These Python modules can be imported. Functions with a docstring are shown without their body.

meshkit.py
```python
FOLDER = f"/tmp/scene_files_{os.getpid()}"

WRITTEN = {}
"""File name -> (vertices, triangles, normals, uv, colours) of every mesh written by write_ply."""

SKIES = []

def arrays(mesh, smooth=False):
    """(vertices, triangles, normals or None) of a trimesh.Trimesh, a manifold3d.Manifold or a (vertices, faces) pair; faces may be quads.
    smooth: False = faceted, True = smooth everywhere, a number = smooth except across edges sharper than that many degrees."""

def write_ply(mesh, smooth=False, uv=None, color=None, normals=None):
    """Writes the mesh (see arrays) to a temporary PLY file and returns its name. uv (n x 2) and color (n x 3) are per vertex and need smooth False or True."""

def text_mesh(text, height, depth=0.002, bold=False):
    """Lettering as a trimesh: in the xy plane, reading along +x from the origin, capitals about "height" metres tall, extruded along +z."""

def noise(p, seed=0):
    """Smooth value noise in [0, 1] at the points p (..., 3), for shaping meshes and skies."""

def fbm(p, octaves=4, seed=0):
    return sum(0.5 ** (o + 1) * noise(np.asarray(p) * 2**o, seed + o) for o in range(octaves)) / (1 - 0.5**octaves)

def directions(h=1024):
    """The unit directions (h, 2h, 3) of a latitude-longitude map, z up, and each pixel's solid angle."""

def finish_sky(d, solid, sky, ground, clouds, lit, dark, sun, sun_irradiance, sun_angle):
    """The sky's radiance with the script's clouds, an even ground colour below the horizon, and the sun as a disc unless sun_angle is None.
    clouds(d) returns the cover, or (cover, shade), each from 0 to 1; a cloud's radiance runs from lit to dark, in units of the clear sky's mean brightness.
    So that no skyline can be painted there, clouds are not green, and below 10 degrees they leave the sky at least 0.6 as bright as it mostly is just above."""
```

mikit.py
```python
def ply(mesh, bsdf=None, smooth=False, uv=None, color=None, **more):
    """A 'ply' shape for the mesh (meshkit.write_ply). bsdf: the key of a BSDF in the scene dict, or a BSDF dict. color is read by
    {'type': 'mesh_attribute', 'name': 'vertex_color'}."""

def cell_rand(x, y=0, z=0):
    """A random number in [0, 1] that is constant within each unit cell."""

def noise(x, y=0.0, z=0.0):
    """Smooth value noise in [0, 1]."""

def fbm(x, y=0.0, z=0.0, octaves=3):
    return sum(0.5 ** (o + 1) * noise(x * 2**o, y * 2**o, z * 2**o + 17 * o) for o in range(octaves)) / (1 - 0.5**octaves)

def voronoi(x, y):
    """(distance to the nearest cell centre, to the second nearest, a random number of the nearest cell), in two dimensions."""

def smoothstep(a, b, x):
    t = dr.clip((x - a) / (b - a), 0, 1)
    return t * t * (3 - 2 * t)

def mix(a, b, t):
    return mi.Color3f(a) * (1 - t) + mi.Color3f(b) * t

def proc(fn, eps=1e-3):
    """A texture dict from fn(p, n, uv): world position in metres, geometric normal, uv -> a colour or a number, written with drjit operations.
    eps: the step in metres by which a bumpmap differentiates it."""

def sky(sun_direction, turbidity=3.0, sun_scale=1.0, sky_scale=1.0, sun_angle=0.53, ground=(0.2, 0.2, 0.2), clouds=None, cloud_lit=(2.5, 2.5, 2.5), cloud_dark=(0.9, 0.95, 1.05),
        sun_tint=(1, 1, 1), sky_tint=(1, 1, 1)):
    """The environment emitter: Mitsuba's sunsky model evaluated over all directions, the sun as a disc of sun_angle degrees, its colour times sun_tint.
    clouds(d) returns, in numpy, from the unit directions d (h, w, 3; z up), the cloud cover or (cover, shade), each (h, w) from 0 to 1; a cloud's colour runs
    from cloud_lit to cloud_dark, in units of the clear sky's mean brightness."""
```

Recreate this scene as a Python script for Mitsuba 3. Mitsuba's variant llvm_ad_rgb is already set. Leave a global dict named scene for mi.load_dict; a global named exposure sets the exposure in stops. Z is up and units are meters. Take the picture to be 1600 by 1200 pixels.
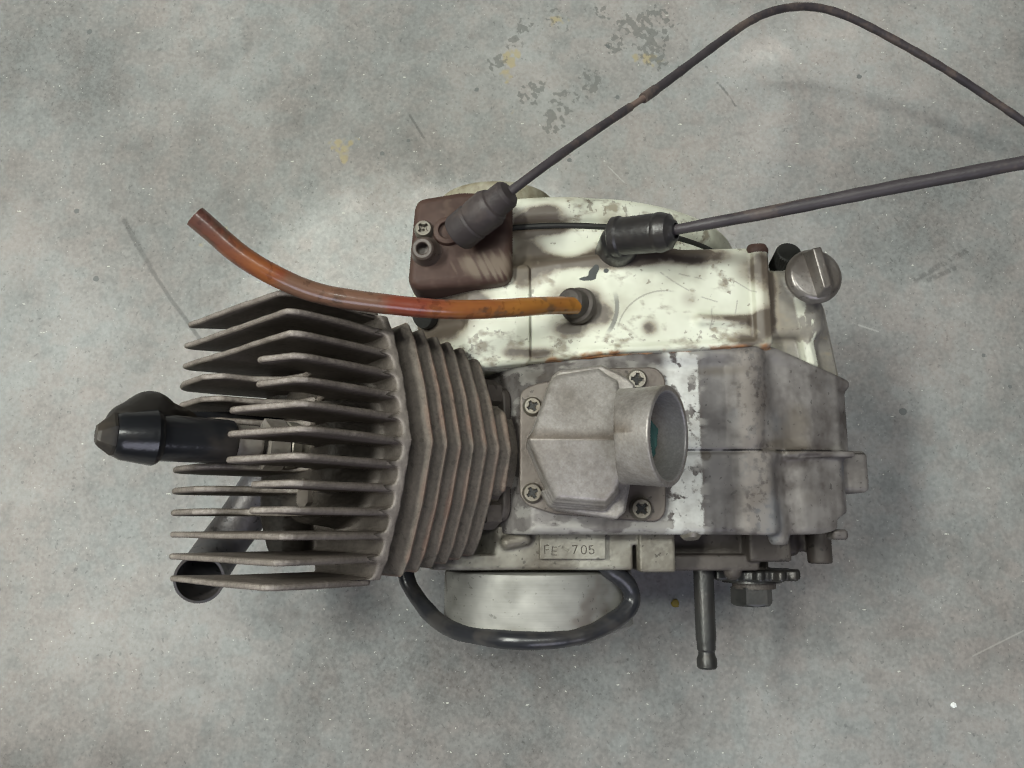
import math, random
import numpy as np, trimesh, drjit as dr, mitsuba as mi
import manifold3d as m3
from scipy.ndimage import map_coordinates
from scipy.interpolate import CubicSpline
import meshkit, mikit
from mikit import noise, fbm, voronoi, smoothstep, mix, cell_rand

scene, labels = {"type": "scene"}, {}
random.seed(7)
rng = np.random.default_rng(7)

# ------------------------------------------------------------------ camera, lamps, exposure (all geometry below is in millimetres)
FPX, CAM_H = 1250.0, 500.0
PITCH = math.atan(220 / FPX)
fwd = np.array([0, math.sin(PITCH), -math.cos(PITCH)])
up = np.array([0, math.cos(PITCH), math.sin(PITCH)])
T = mi.ScalarTransform4f
scene["camera"] = {
    "type": "perspective", "fov": math.degrees(2 * math.atan(800 / FPX)), "fov_axis": "x", "near_clip": 0.01, "far_clip": 50.0,
    "to_world": T().look_at(origin=[0, 0, CAM_H / 1000], target=[0, float(fwd[1]), float(CAM_H / 1000 + fwd[2])], up=up.tolist()),
    "film": {"type": "hdrfilm", "width": 1024, "height": 768}, "sampler": {"type": "independent"},
}
exposure = 0.72


def lamp(key, center, target, w, h, rgb, label):
    """A rectangular lamp (metres) above or beside the engine, facing the target."""
    d = np.array(target, float) - center
    upv = [0, 0, 1] if abs(d[2]) < 0.9 * np.linalg.norm(d) else [0, 1, 0]
    scene[key] = {"type": "rectangle", "to_world": T().look_at(origin=list(center), target=list(target), up=upv) @ T().scale([w / 2, h / 2, 1]),
                  "emitter": {"type": "area", "radiance": {"type": "rgb", "value": list(rgb)}}, "bsdf": {"type": "diffuse"}}
    labels[key] = {"label": label, "category": "lamp"}


lamp("ceiling_lamp", (-1.35, 0.35, 2.1), (-0.1, 0.2, 0), 1.2, 0.26, (37.0, 38.0, 34.8), "long fluorescent ceiling lamp above the floor to the left, out of frame")
lamp("ceiling_lamp_001", (0.05, 0.42, 2.2), (0.05, 0.35, 0), 1.2, 0.2, (15.0, 15.4, 14.2), "long fluorescent ceiling lamp straight above the engine, out of frame")
lamp("ambient_fill_lamp", (0.1, 0.5, 2.6), (0.1, 0.3, 0), 2.6, 2.2, (0.12, 0.122, 0.116), "large soft fill panel added for the ambient light of the room, high over the floor, out of frame")  # added fill panel, stands in for light bounced around the room
lamp("window_light", (0.7, -1.7, 1.7), (0.1, 0, 0.1), 1.5, 1.0, (1.7, 1.72, 2.1), "cool daylight opening behind the photographer, out of frame")


# ------------------------------------------------------------------ helpers
def V(*a):
    return np.array(a, float)


def P(u, v, z):
    """The place at height z (mm) that the photograph shows at pixel u, v."""
    a = math.atan((600 - v) / FPX) + PITCH
    h = CAM_H - z
    y = math.tan(a) * h
    d = y * math.sin(PITCH) + h * math.cos(PITCH)
    return V((u - 800) / FPX * d, y, z)


def put(key, mesh, bsdf, smooth=35, label=None, cat=None, group=None, kind=None, normals=None):
    base, n = key, 0
    while key in scene:
        n += 1
        key = f"{base}_{n:03d}"
    if normals is not None:
        path = meshkit.write_ply((np.asarray(mesh[0]) / 1000, mesh[1]), False, normals=normals)
        s = {"type": "ply", "filename": path, "face_normals": False, "bsdf": {"type": "ref", "id": bsdf}}
    else:
        if hasattr(mesh, "to_mesh"):
            mm = mesh.to_mesh()
            mesh = trimesh.Trimesh(mm.vert_properties[:, :3], mm.tri_verts, process=False)
        elif isinstance(mesh, (list, tuple)):
            mesh = trimesh.Trimesh(mesh[0], mesh[1], process=False)
        mesh = mesh.copy()
        mesh.vertices = mesh.vertices / 1000
        s = mikit.ply(mesh, bsdf, smooth=smooth)
    scene[key] = s
    info = {k: v for k, v in (("label", label), ("category", cat), ("group", group), ("kind", kind)) if v}
    if info:
        labels[key] = info
    return key


# ---- signed distance modelling
def sbox(X, Y, Z, lo, hi, r=0.0):
    c, h = (np.array(lo) + hi) / 2, (np.array(hi, float) - lo) / 2
    q = [np.abs(A - ci) - (hi_ - r) for A, ci, hi_ in zip((X, Y, Z), c, h)]
    out = np.sqrt(sum(np.maximum(a, 0) ** 2 for a in q))
    return out + np.minimum(np.maximum(np.maximum(q[0], q[1]), q[2]), 0) - r


def poly2(A, B, pts):
    """Signed distance to a closed polygon in the plane of grids A, B."""
    pts = np.asarray(pts, float)
    shape = np.broadcast_shapes(np.shape(A), np.shape(B))
    d2, inside = np.full(shape, 1e9), np.zeros(shape, bool)
    for (x0, y0), (x1, y1) in zip(pts, np.roll(pts, -1, 0)):
        ex, ey = x1 - x0, y1 - y0
        t = np.clip(((A - x0) * ex + (B - y0) * ey) / max(ex * ex + ey * ey, 1e-9), 0, 1)
        d2 = np.minimum(d2, (A - x0 - t * ex) ** 2 + (B - y0 - t * ey) ** 2)
        if y0 != y1:
            cross = ((y0 > B) != (y1 > B)) & (A < x0 + (B - y0) * ex / ey)
            inside ^= cross
    d = np.sqrt(d2)
    return np.where(inside, -d, d)


def rpoly(A, B, pts, r):
    """poly2 with its corners rounded by r."""
    import shapely
    g = shapely.Polygon(pts).buffer(-r)
    return poly2(A, B, np.array(g.exterior.coords)[:-1]) - r


def ext(d2, C, lo, hi, r=0.0):
    """The 2-D distance d2 swept along C from lo to hi, edges rounded by r."""
    a, b = d2 + r, np.abs(C - (lo + hi) / 2) - (hi - lo) / 2 + r
    return np.minimum(np.maximum(a, b), 0) + np.sqrt(np.maximum(a, 0) ** 2 + np.maximum(b, 0) ** 2) - r


def circ(A, B, a, b, R):
    return np.sqrt((A - a) ** 2 + (B - b) ** 2) - R


def caps(X, Y, Z, p, q, r0, r1=None):
    r1 = r0 if r1 is None else r1
    p, q = np.asarray(p, float), np.asarray(q, float)
    d = q - p
    t = np.clip(((X - p[0]) * d[0] + (Y - p[1]) * d[1] + (Z - p[2]) * d[2]) / (d @ d), 0, 1)
    return np.sqrt((X - p[0] - t * d[0]) ** 2 + (Y - p[1] - t * d[1]) ** 2 + (Z - p[2] - t * d[2]) ** 2) - (r0 + t * (r1 - r0))


def smin(a, b, k):
    h = np.clip(0.5 + 0.5 * (b - a) / k, 0, 1)
    return b + (a - b) * h - k * h * (1 - h)


def smax(a, b, k):
    return -smin(-a, -b, k)


def nets(fn, lo, hi, s):
    """A smooth mesh of fn(X, Y, Z) = 0 (surface nets), with normals from the field."""
    ax = [np.arange(l, h + s, s) for l, h in zip(lo, hi)]
    X, Y, Z = ax[0][:, None, None], ax[1][None, :, None], ax[2][None, None, :]
    F = np.broadcast_to(fn(X, Y, Z), tuple(len(a) for a in ax)).astype(np.float32).copy()
    for k in range(3):
        for e in (0, -1):
            sl = [slice(None)] * 3
            sl[k] = e
            F[tuple(sl)] = np.maximum(F[tuple(sl)], 0.5 * s)
    ins = F < 0
    cnt = np.zeros(tuple(n - 1 for n in F.shape), np.uint8)
    corners = [(i, j, k) for i in (0, 1) for j in (0, 1) for k in (0, 1)]
    view = lambda G, c: G[c[0]: G.shape[0] - 1 + c[0], c[1]: G.shape[1] - 1 + c[1], c[2]: G.shape[2] - 1 + c[2]]
    for c in corners:
        cnt += view(ins, c)
    act = (cnt > 0) & (cnt < 8)
    idx = np.argwhere(act)
    ids = np.full(act.shape, -1, np.int64)
    ids[act] = np.arange(len(idx))
    vals = {c: F[idx[:, 0] + c[0], idx[:, 1] + c[1], idx[:, 2] + c[2]] for c in corners}
    acc, num = np.zeros((len(idx), 3)), np.zeros(len(idx))
    for c in corners:
        for k in range(3):
            if c[k]:
                continue
            d = list(c)
            d[k] = 1
            a, b = vals[c], vals[tuple(d)]
            m = (a < 0) != (b < 0)
            t = np.where(m, a / np.where(m, a - b, 1), 0)
            q = np.tile(np.array(c, float), (len(idx), 1))
            q[:, k] += t
            acc += q * m[:, None]
            num += m
    g = idx + acc / num[:, None]
    quads = []
    for k in range(3):
        o = [i for i in range(3) if i != k]
        s0, s1 = [slice(None)] * 3, [slice(None)] * 3
        s0[k], s1[k] = slice(0, -1), slice(1, None)
        a, b = ins[tuple(s0)], ins[tuple(s1)]
        e = np.argwhere(a != b)
        e = e[(e[:, o[0]] > 0) & (e[:, o[1]] > 0) & (e[:, o[0]] < F.shape[o[0]] - 1) & (e[:, o[1]] < F.shape[o[1]] - 1)]
        flip = a[e[:, 0], e[:, 1], e[:, 2]] == (k != 1)
        def cell(u, v):
            q = e.copy()
            q[:, o[0]] -= u
            q[:, o[1]] -= v
            return ids[q[:, 0], q[:, 1], q[:, 2]]
        Q = np.stack([cell(1, 1), cell(0, 1), cell(0, 0), cell(1, 0)], 1)
        Q[~flip] = Q[~flip][:, ::-1]
        quads.append(Q)
    Q = np.vstack(quads)
    Q = Q[(Q >= 0).all(1)]
    grads = []
    for k in range(3):
        dlt = np.zeros(3)
        dlt[k] = 0.6
        grads.append(map_coordinates(F, (g + dlt).T, order=1, mode="nearest") - map_coordinates(F, (g - dlt).T, order=1, mode="nearest"))
    n = np.stack(grads, 1)
    n /= np.maximum(np.linalg.norm(n, axis=1, keepdims=True), 1e-9)
    f = np.vstack([Q[:, [0, 1, 2]], Q[:, [0, 2, 3]]])
    return g * s + np.array(lo), f, n


def put_sdf(key, fn, lo, hi, s, bsdf, frame=None, **kw):
    v, f, n = nets(fn, lo, hi, s)
    if frame is not None:
        R, o = frame
        v, n = v @ R.T + o, n @ R.T
        if np.linalg.det(R) < 0:
            f = f[:, ::-1]
    return put(key, (v, f), bsdf, normals=n, **kw)


# ---- ordinary meshes
def frame_to(d, upv=(0, 0, 1)):
    """Rotation whose third column is the direction d."""
    d = np.asarray(d, float) / np.linalg.norm(d)
    a = np.asarray(upv, float)
    if abs(a @ d) > 0.95:
        a = V(0, 1, 0)
    x = np.cross(a, d)
    x /= np.linalg.norm(x)
    return np.stack([x, np.cross(d, x), d], 1)


def placed(mesh, d, o, upv=(0, 0, 1)):
    if hasattr(mesh, "to_mesh"):
        mm = mesh.to_mesh()
        mesh = trimesh.Trimesh(mm.vert_properties[:, :3], mm.tri_verts, process=False)
    mesh = mesh.copy()
    mesh.vertices = mesh.vertices @ frame_to(d, upv).T + np.asarray(o)
    return mesh


def lathe(pts, n=64):
    return trimesh.creation.revolve(np.asarray(pts, float), sections=n)


def spline(pts, step=1.5):
    pts = np.asarray(pts, float)
    t = np.concatenate([[0], np.cumsum(np.linalg.norm(np.diff(pts, axis=0), axis=1) ** 0.5)])
    cs = CubicSpline(t, pts, bc_type="natural")
    L = np.linalg.norm(np.diff(pts, axis=0), axis=1).sum()
    return cs(np.linspace(0, t[-1], max(8, int(L / step))))


def tube(path, r, n=20, inner=None, rough=0.0, seed=0):
    """A round tube along the path; r a number or one per point; inner: bore radius (open ends) else closed."""
    path = np.asarray(path, float)
    m = len(path)
    r = np.broadcast_to(np.asarray(r, float), (m,)).copy()
    if rough:
        r *= 1 + rough * (meshkit.noise(np.stack([np.arange(m) * 0.23, np.zeros(m), np.zeros(m)], 1), seed) * 2 - 1)
    tg = np.gradient(path, axis=0)
    tg /= np.linalg.norm(tg, axis=1, keepdims=True)
    x = np.cross(tg[0], V(0.3, 0.2, 1))
    x /= np.linalg.norm(x)
    ring, ang = [], np.linspace(0, 2 * np.pi, n, endpoint=False)
    xs = []
    for i in range(m):
        x = x - tg[i] * (x @ tg[i])
        x /= np.linalg.norm(x)
        xs.append((x, np.cross(tg[i], x)))
    def rings(rad, order):
        return [path[i] + rad[i] * (np.cos(ang)[:, None] * xs[i][0] + np.sin(ang)[:, None] * xs[i][1]) for i in order]
    R = rings(r, range(m))
    if inner:
        R += rings(np.full(m, inner), range(m - 1, -1, -1)) + [R[0]]
    v = np.vstack(R)
    k = len(R)
    i, j = np.meshgrid(np.arange(k - 1), np.arange(n), indexing="ij")
    a, b = i * n + j, i * n + (j + 1) % n
    f = [np.stack([a, b, b + n], -1).reshape(-1, 3), np.stack([a, b + n, a + n], -1).reshape(-1, 3)]
    if not inner:
        v = np.vstack([v, path[:1], path[-1:]])
        j = np.arange(n)
        f.append(np.stack([np.full(n, len(v) - 2), (j + 1) % n, j], 1))
        f.append(np.stack([np.full(n, len(v) - 1), (k - 1) * n + j, (k - 1) * n + (j + 1) % n], 1))
    return trimesh.Trimesh(v, np.vstack(f), process=False)


def dense(pts, step=2.0, corner=0.0):
    """A closed outline, corners rounded by the radius, resampled."""
    import shapely
    g = shapely.Polygon(pts)
    if corner:
        g = g.buffer(-corner, quad_segs=6).buffer(2 * corner, quad_segs=6).buffer(-corner, quad_segs=6)
    ring = g.exterior
    n = max(12, int(ring.length / step))
    q = np.array([ring.interpolate(i / n, normalized=True).coords[0] for i in range(n)])
    if shapely.Polygon(q).exterior.is_ccw is False:
        q = q[::-1]
    return q


def plate(pts, t, e, step=2.0, corner=0.0):
    """A plate of thickness t (along z, centred), its rim rounded by e."""
    q = dense(pts, step, corner)
    tg = np.roll(q, -1, 0) - np.roll(q, 1, 0)
    nrm = np.stack([tg[:, 1], -tg[:, 0]], 1)
    nrm /= np.maximum(np.linalg.norm(nrm, axis=1, keepdims=True), 1e-9)
    e = min(e, t / 2)
    lay = [(-t / 2 + e - e * math.cos(a), e - e * math.sin(a)) for a in (0, 0.5, 1.0, math.pi / 2)]
    lay += [(-z, i) for z, i in lay[::-1]]
    n = len(q)
    v = np.vstack([np.column_stack([q - nrm * i, np.full(n, z)]) for z, i in lay])
    i, j = np.meshgrid(np.arange(len(lay) - 1), np.arange(n), indexing="ij")
    a, b = i * n + j, i * n + (j + 1) % n
    f = [np.stack([a, b, b + n], -1).reshape(-1, 3), np.stack([a, b + n, a + n], -1).reshape(-1, 3)]
    import shapely
    vv, ff = trimesh.creation.triangulate_polygon(shapely.Polygon(v[:n, :2]), engine="earcut")
    lut = np.array([np.argmin(((v[:n, :2] - p) ** 2).sum(1)) for p in vv])
    cap = lut[ff]
    area = np.cross(v[cap[:, 1], :2] - v[cap[:, 0], :2], v[cap[:, 2], :2] - v[cap[:, 0], :2])
    cap[area < 0] = cap[area < 0][:, ::-1]
    f += [cap[:, ::-1], cap + n * (len(lay) - 1)]
    return trimesh.Trimesh(v, np.vstack(f), process=False)


def ball(c, r, n=16):
    return m3.Manifold.sphere(r, n).translate(list(map(float, c)))


def rbox(lo, hi, r, n=16):
    lo, hi = np.array(lo, float) + r, np.array(hi, float) - r
    return m3.Manifold.batch_hull([ball((x, y, z), r, n) for x in (lo[0], hi[0]) for y in (lo[1], hi[1]) for z in (lo[2], hi[2])])


def cyl(h, r, n=48, r1=None):
    return m3.Manifold.cylinder(h, r, r if r1 is None else r1, n)


def screw_head(R, h):
    """A domed round head with a cross recess, standing on z = 0."""
    m = m3.Manifold.batch_hull([cyl(h * 0.55, R, 40), cyl(h, R * 0.8, 40)])
    w, l = R * 0.36, R * 1.2
    for a, b in ((w, l), (l, w)):
        m = m - m3.Manifold.cube([a, b, h], True).translate([0, 0, h * 0.95])
    return m - cyl(h, 0.01, 20, R * 0.5).translate([0, 0, h * 0.15])


# ------------------------------------------------------------------ materials
def mm(p):
    return p.x * 1000, p.y * 1000, p.z * 1000


def rfbm(x, y, z, octaves=3):
    """fbm whose octaves are turned against each other, so that no grid shows."""
    out, amp, tot = mi.Float(0), 1.0, 0.0
    for o in range(octaves):
        out, tot = out + amp * noise(x, y, z + 7.3 * o), tot + amp
        x, y, z, amp = 1.62 * x + 1.17 * y + 3.1, 1.62 * y - 1.17 * x + 0.6 * z, 1.9 * z + 0.5 * x, amp * 0.5
    return out / tot


def specks(x, y, z, s, t):
    """Irregular dark specks about s millimetres across; t near 0.7 makes them rare."""
    u, v, w = (0.8 * x + 0.6 * y) / s, (0.8 * y - 0.6 * x + 0.5 * z) / s, (z * 0.87 - 0.3 * x) / s
    return smoothstep(t, t + 0.05, fbm(u, v, w, 3))


def spots(x, y, lst):
    """Soft blobs (cx, cy, rx, ry, strength), summed."""
    out = mi.Float(0)
    for cx, cy, rx, ry, s in lst:
        out += s * dr.exp(-dr.square((x - cx) / rx) - dr.square((y - cy) / ry))
    return out


def seg(x, y, a, b, w):
    """1 on the stroke from a to b of half-width w."""
    ex, ey = b[0] - a[0], b[1] - a[1]
    t = dr.clip(((x - a[0]) * ex + (y - a[1]) * ey) / (ex * ex + ey * ey), 0, 1)
    d = dr.sqrt(dr.square(x - a[0] - t * ex) + dr.square(y - a[1] - t * ey))
    return 1 - smoothstep(w * 0.3, w, d)


def material(key, col, rough, metallic=0.0, bump=None, scale=1.0, eps=1e-4, spec=0.5, **kw):
    """col, rough, bump: functions of p or constants; bump in millimetres of height times scale."""
    def tex(q):
        two = callable(q) and q.__code__.co_argcount == 2
        return mikit.proc(lambda p, n, uv, q=q, two=two: q(p, n) if two else q(p)) if callable(q) else ({"type": "rgb", "value": list(q)} if isinstance(q, tuple) else q)
    b = {"type": "principled", "base_color": tex(col), "roughness": tex(rough), "metallic": metallic, "specular": spec, **kw}
    if bump:
        b = {"type": "bumpmap", "arbitrary": mikit.proc(lambda p, n, uv: bump(p) * (0.001 * scale), eps=eps), "bsdf": b}
    scene[key] = {"type": "twosided", "bsdf": b}


FLECK = [P(*q, 0) for q in ((1005, 30), (1015, 75), (1025, 95), (1040, 50), (985, 40), (880, 150), (872, 175), (922, 120), (925, 150), (820, 155), (838, 140), (775, 100), (820, 38), (870, 25), (940, 20), (800, 70), (1030, 20), (865, 200), (960, 70))]
FL = [(q[0], q[1], 11 if i < 5 else 8.5, 9, 0.8) for i, q in enumerate(FLECK)]
OCH = [(*P(*q, 0)[:2], rx, ry, s) for q, rx, ry, s in (((520, 225), 10, 8, 1), ((540, 245), 6, 8, .9), ((555, 218), 9, 5, .8), ((320, 380), 9, 9, .8), ((350, 360), 9, 6, .8), ((335, 420), 7, 9, .6), ((425, 425), 7, 6, .7),
       ((385, 250), 7, 6, .6), ((800, 85), 14, 9, .8), ((790, 115), 10, 12, .7), ((870, 30), 13, 10, .8), ((1000, 90), 12, 10, .6), ((800, 170), 9, 12, .6), ((830, 215), 6, 9, .6), ((880, 130), 12, 10, .5), ((1030, 95), 16, 9, .5), ((1020, 10), 20, 6, .5))]
DOT = [(*P(*q, 0)[:2], r, r, 1.6) for q, r in (((597, 240), 2.2), ((638, 220), 1.6), ((890, 250), 2.2), ((745, 140), 2.0), ((950, 72), 1.8), ((150, 435), 2.2), ((120, 330), 2.0), ((1537, 555), 1.7), ((1578, 604), 1.6), ((1410, 643), 3.2), ((140, 50), 2.3), ((965, 152), 2.0), ((1342, 120), 2.2))]


def floor_col(p):
    x, y, z = mm(p)
    big = rfbm(x / 95 + 3.1, y / 95 + 7.7, 0.0, 4)
    mid = rfbm(x / 21, y / 21, 1.7, 4)
    fine = rfbm((0.9 * x + 0.44 * y) / 1.7, (0.9 * y - 0.44 * x) / 1.7, 4.2, 3)
    v = 0.225 + 0.26 * (big - 0.5) + 0.08 * (mid - 0.5) + 0.11 * (fine - 0.5)
    worn_lit = smoothstep(0.25, 0.75, spots(x, y, [(-85, 150, 110, 66, 1.05), (-10, 200, 80, 40, .45), (175, 320, 40, 22, .5), (190, -60, 130, 60, 0.2)]) * (0.55 + 0.9 * mid))  # worn lighter floor, enlarged to paint in the brighter lit middle
    v = v * (1 + 0.45 * worn_lit)
    tint = mix((1.03, 0.992, 0.95), (0.985, 1.0, 0.975), smoothstep(0.3, 0.7, rfbm(x / 60 + 9, y / 60, 3.3, 2)))
    c = tint * v
    hue = rfbm(x / 9 + 5, y / 9, 6.1, 3)
    c = c * mix((1.03, 0.99, 0.975), (0.98, 1.0, 1.0), smoothstep(0.3, 0.7, hue))
    smudge = smoothstep(0.62, 0.78, rfbm(x / 13 + 40, y / 13, 8.8, 3))
    c = c * (1 - 0.10 * smudge)
    c = c * (1 - 0.25 * specks(x, y, z, 1.9, 0.72))
    d, _, rnd = voronoi(x / 9.0 + 0.35 * noise(x / 2, y / 2), y / 9.0)
    c = mix(c, (0.60, 0.60, 0.54), dr.select(rnd > 0.84, 1 - smoothstep(0.03, 0.03 + 0.07 * (rnd - 0.6), d), 0) * 0.8)
    d, _, rnd = voronoi(x / 3.4, y / 3.4)
    c = mix(c, (0.50, 0.50, 0.46), dr.select(rnd > 0.92, 1 - smoothstep(0.05, 0.11, d), 0) * 0.4)
    n1, n2 = rfbm((0.8 * x + 0.6 * y) / 2.3, (0.8 * y - 0.6 * x) / 2.8, 2.0, 3), rfbm(x / 4.0 + 50, y / 4.0, 6.0, 4)
    och = smoothstep(0.66, 0.80, dr.minimum(spots(x, y, OCH), 0.85) * 0.62 + 0.62 * n2 - 0.08)
    c = mix(c, (0.33, 0.27, 0.13), och * 0.62)
    fl = smoothstep(0.84, 0.89, dr.minimum(spots(x, y, FL), 0.75) * 0.6 + n1 * 0.82)
    c = mix(c, (0.105, 0.108, 0.10), fl * 0.6)
    c = mix(c, (0.09, 0.10, 0.10), smoothstep(0.75, 1.0, spots(x, y, DOT) + 0.8 * (n1 - 0.5)) * 0.75)
    wob = 1.6 * (noise(x / 14, y / 14) - 0.5)
    a, b, m = P(193, 345, 0), P(240, 428, 0), P(312, 532, 0)
    line = dr.maximum(seg(x + wob, y, a, b, 2.4), seg(x + wob, y, b, m, 1.8))
    a2, b2 = P(640, 180, 0), P(662, 215, 0)
    line = dr.maximum(line, seg(x, y, a2, b2, 1.2))
    for q, r, w in (((1425, 440), (1510, 392), 2.6), ((1450, 438), (1490, 420), 2.4), ((1120, 130), (1150, 165), 1.2)):
        line = dr.maximum(line, seg(x + wob * 1.5, y + wob, P(*q, 0), P(*r, 0), w) * smoothstep(0.25, 0.55, n1))
    c = c * (1 - 0.42 * line * (0.5 + 0.7 * mid))
    scr = dr.maximum(seg(x, y, P(1342, 508, 0), P(1372, 518, 0), 0.9), seg(x, y, P(950, 260, 0), P(975, 285, 0), 0.6))
    scr = dr.maximum(scr, seg(x, y, P(1520, 1025, 0), P(1600, 985, 0), 0.7) * 0.6)
    return mix(c, (0.5, 0.5, 0.47), scr * 0.4)


def floor_bump(p):
    x, y, z = mm(p)
    return 0.16 * rfbm(x / 2.0, y / 2.0, 1.0, 3) + 0.5 * noise(x / 25, y / 25)


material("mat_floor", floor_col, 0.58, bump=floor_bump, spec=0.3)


def alloy(c0, c1, grime, s=1.0, amount=0.5, k=0.0, speck=0.5):
    """Cast alloy with mottled tone and brown grime."""
    def f(p):
        x, y, z = mm(p)
        x, y, z = x / s + k, y / s, z / s
        a = fbm(x / 17, y / 17, z / 17, 4)
        b = fbm(x / 2.6, y / 2.6, z / 2.6, 3)
        c = mix(c0, c1, dr.clip(0.5 + 2.2 * (a - 0.5) + 0.7 * (b - 0.5), 0, 1))
        g = smoothstep(0.42, 0.72, fbm(x / 26 + 11, y / 26, z / 26, 3) * 0.75 + 0.3 * b)
        c = mix(c, grime, g * amount)
        return c * (1 - speck * specks(x, y, z, 2.6, 0.70))
    return f


def grain(h, s):
    return lambda p: h * fbm(p.x * 1000 / s, p.y * 1000 / s, p.z * 1000 / s, 3)


O = V(-68, 32, 155)
TILT = math.radians(37)
A = V(-math.cos(TILT), 0, math.sin(TILT))      # along the cylinder, outwards
W = V(math.sin(TILT), 0, math.cos(TILT))       # across it, upwards
S = V(0, 1, 0)
FR = np.stack([A, S, W], 1)                    # local (a, s, w) to the engine


def dusty(base, dust, amt, shade_gaps=False):
    """Dust that also puts top light into the faces that look up, broken by fine noise."""
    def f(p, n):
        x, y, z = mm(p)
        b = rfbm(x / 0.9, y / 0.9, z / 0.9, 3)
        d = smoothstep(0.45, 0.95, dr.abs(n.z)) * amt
        if shade_gaps:   # shade between the fins, put into the colour as a dark tone
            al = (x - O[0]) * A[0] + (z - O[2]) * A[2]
            gap_shade = smoothstep(4.2, 8.5, al + 2 * (b - 0.5))
            return mix(mix(base(p), dust, d * 0.6) * (0.78 + 0.44 * b), mi.Color3f(0.035, 0.029, 0.024) * (0.6 + 0.8 * b), gap_shade)
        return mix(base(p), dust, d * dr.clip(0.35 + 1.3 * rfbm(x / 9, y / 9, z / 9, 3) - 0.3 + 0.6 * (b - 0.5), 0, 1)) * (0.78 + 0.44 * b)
    return f


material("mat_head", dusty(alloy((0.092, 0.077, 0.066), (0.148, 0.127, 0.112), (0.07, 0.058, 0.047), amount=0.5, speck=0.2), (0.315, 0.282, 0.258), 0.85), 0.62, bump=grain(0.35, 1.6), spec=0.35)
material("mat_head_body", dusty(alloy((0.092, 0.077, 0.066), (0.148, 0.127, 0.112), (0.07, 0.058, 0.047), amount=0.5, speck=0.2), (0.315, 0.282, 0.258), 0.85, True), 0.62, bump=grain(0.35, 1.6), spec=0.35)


def loc(a, s, w):
    return O + a * A + s * S + w * W


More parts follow.
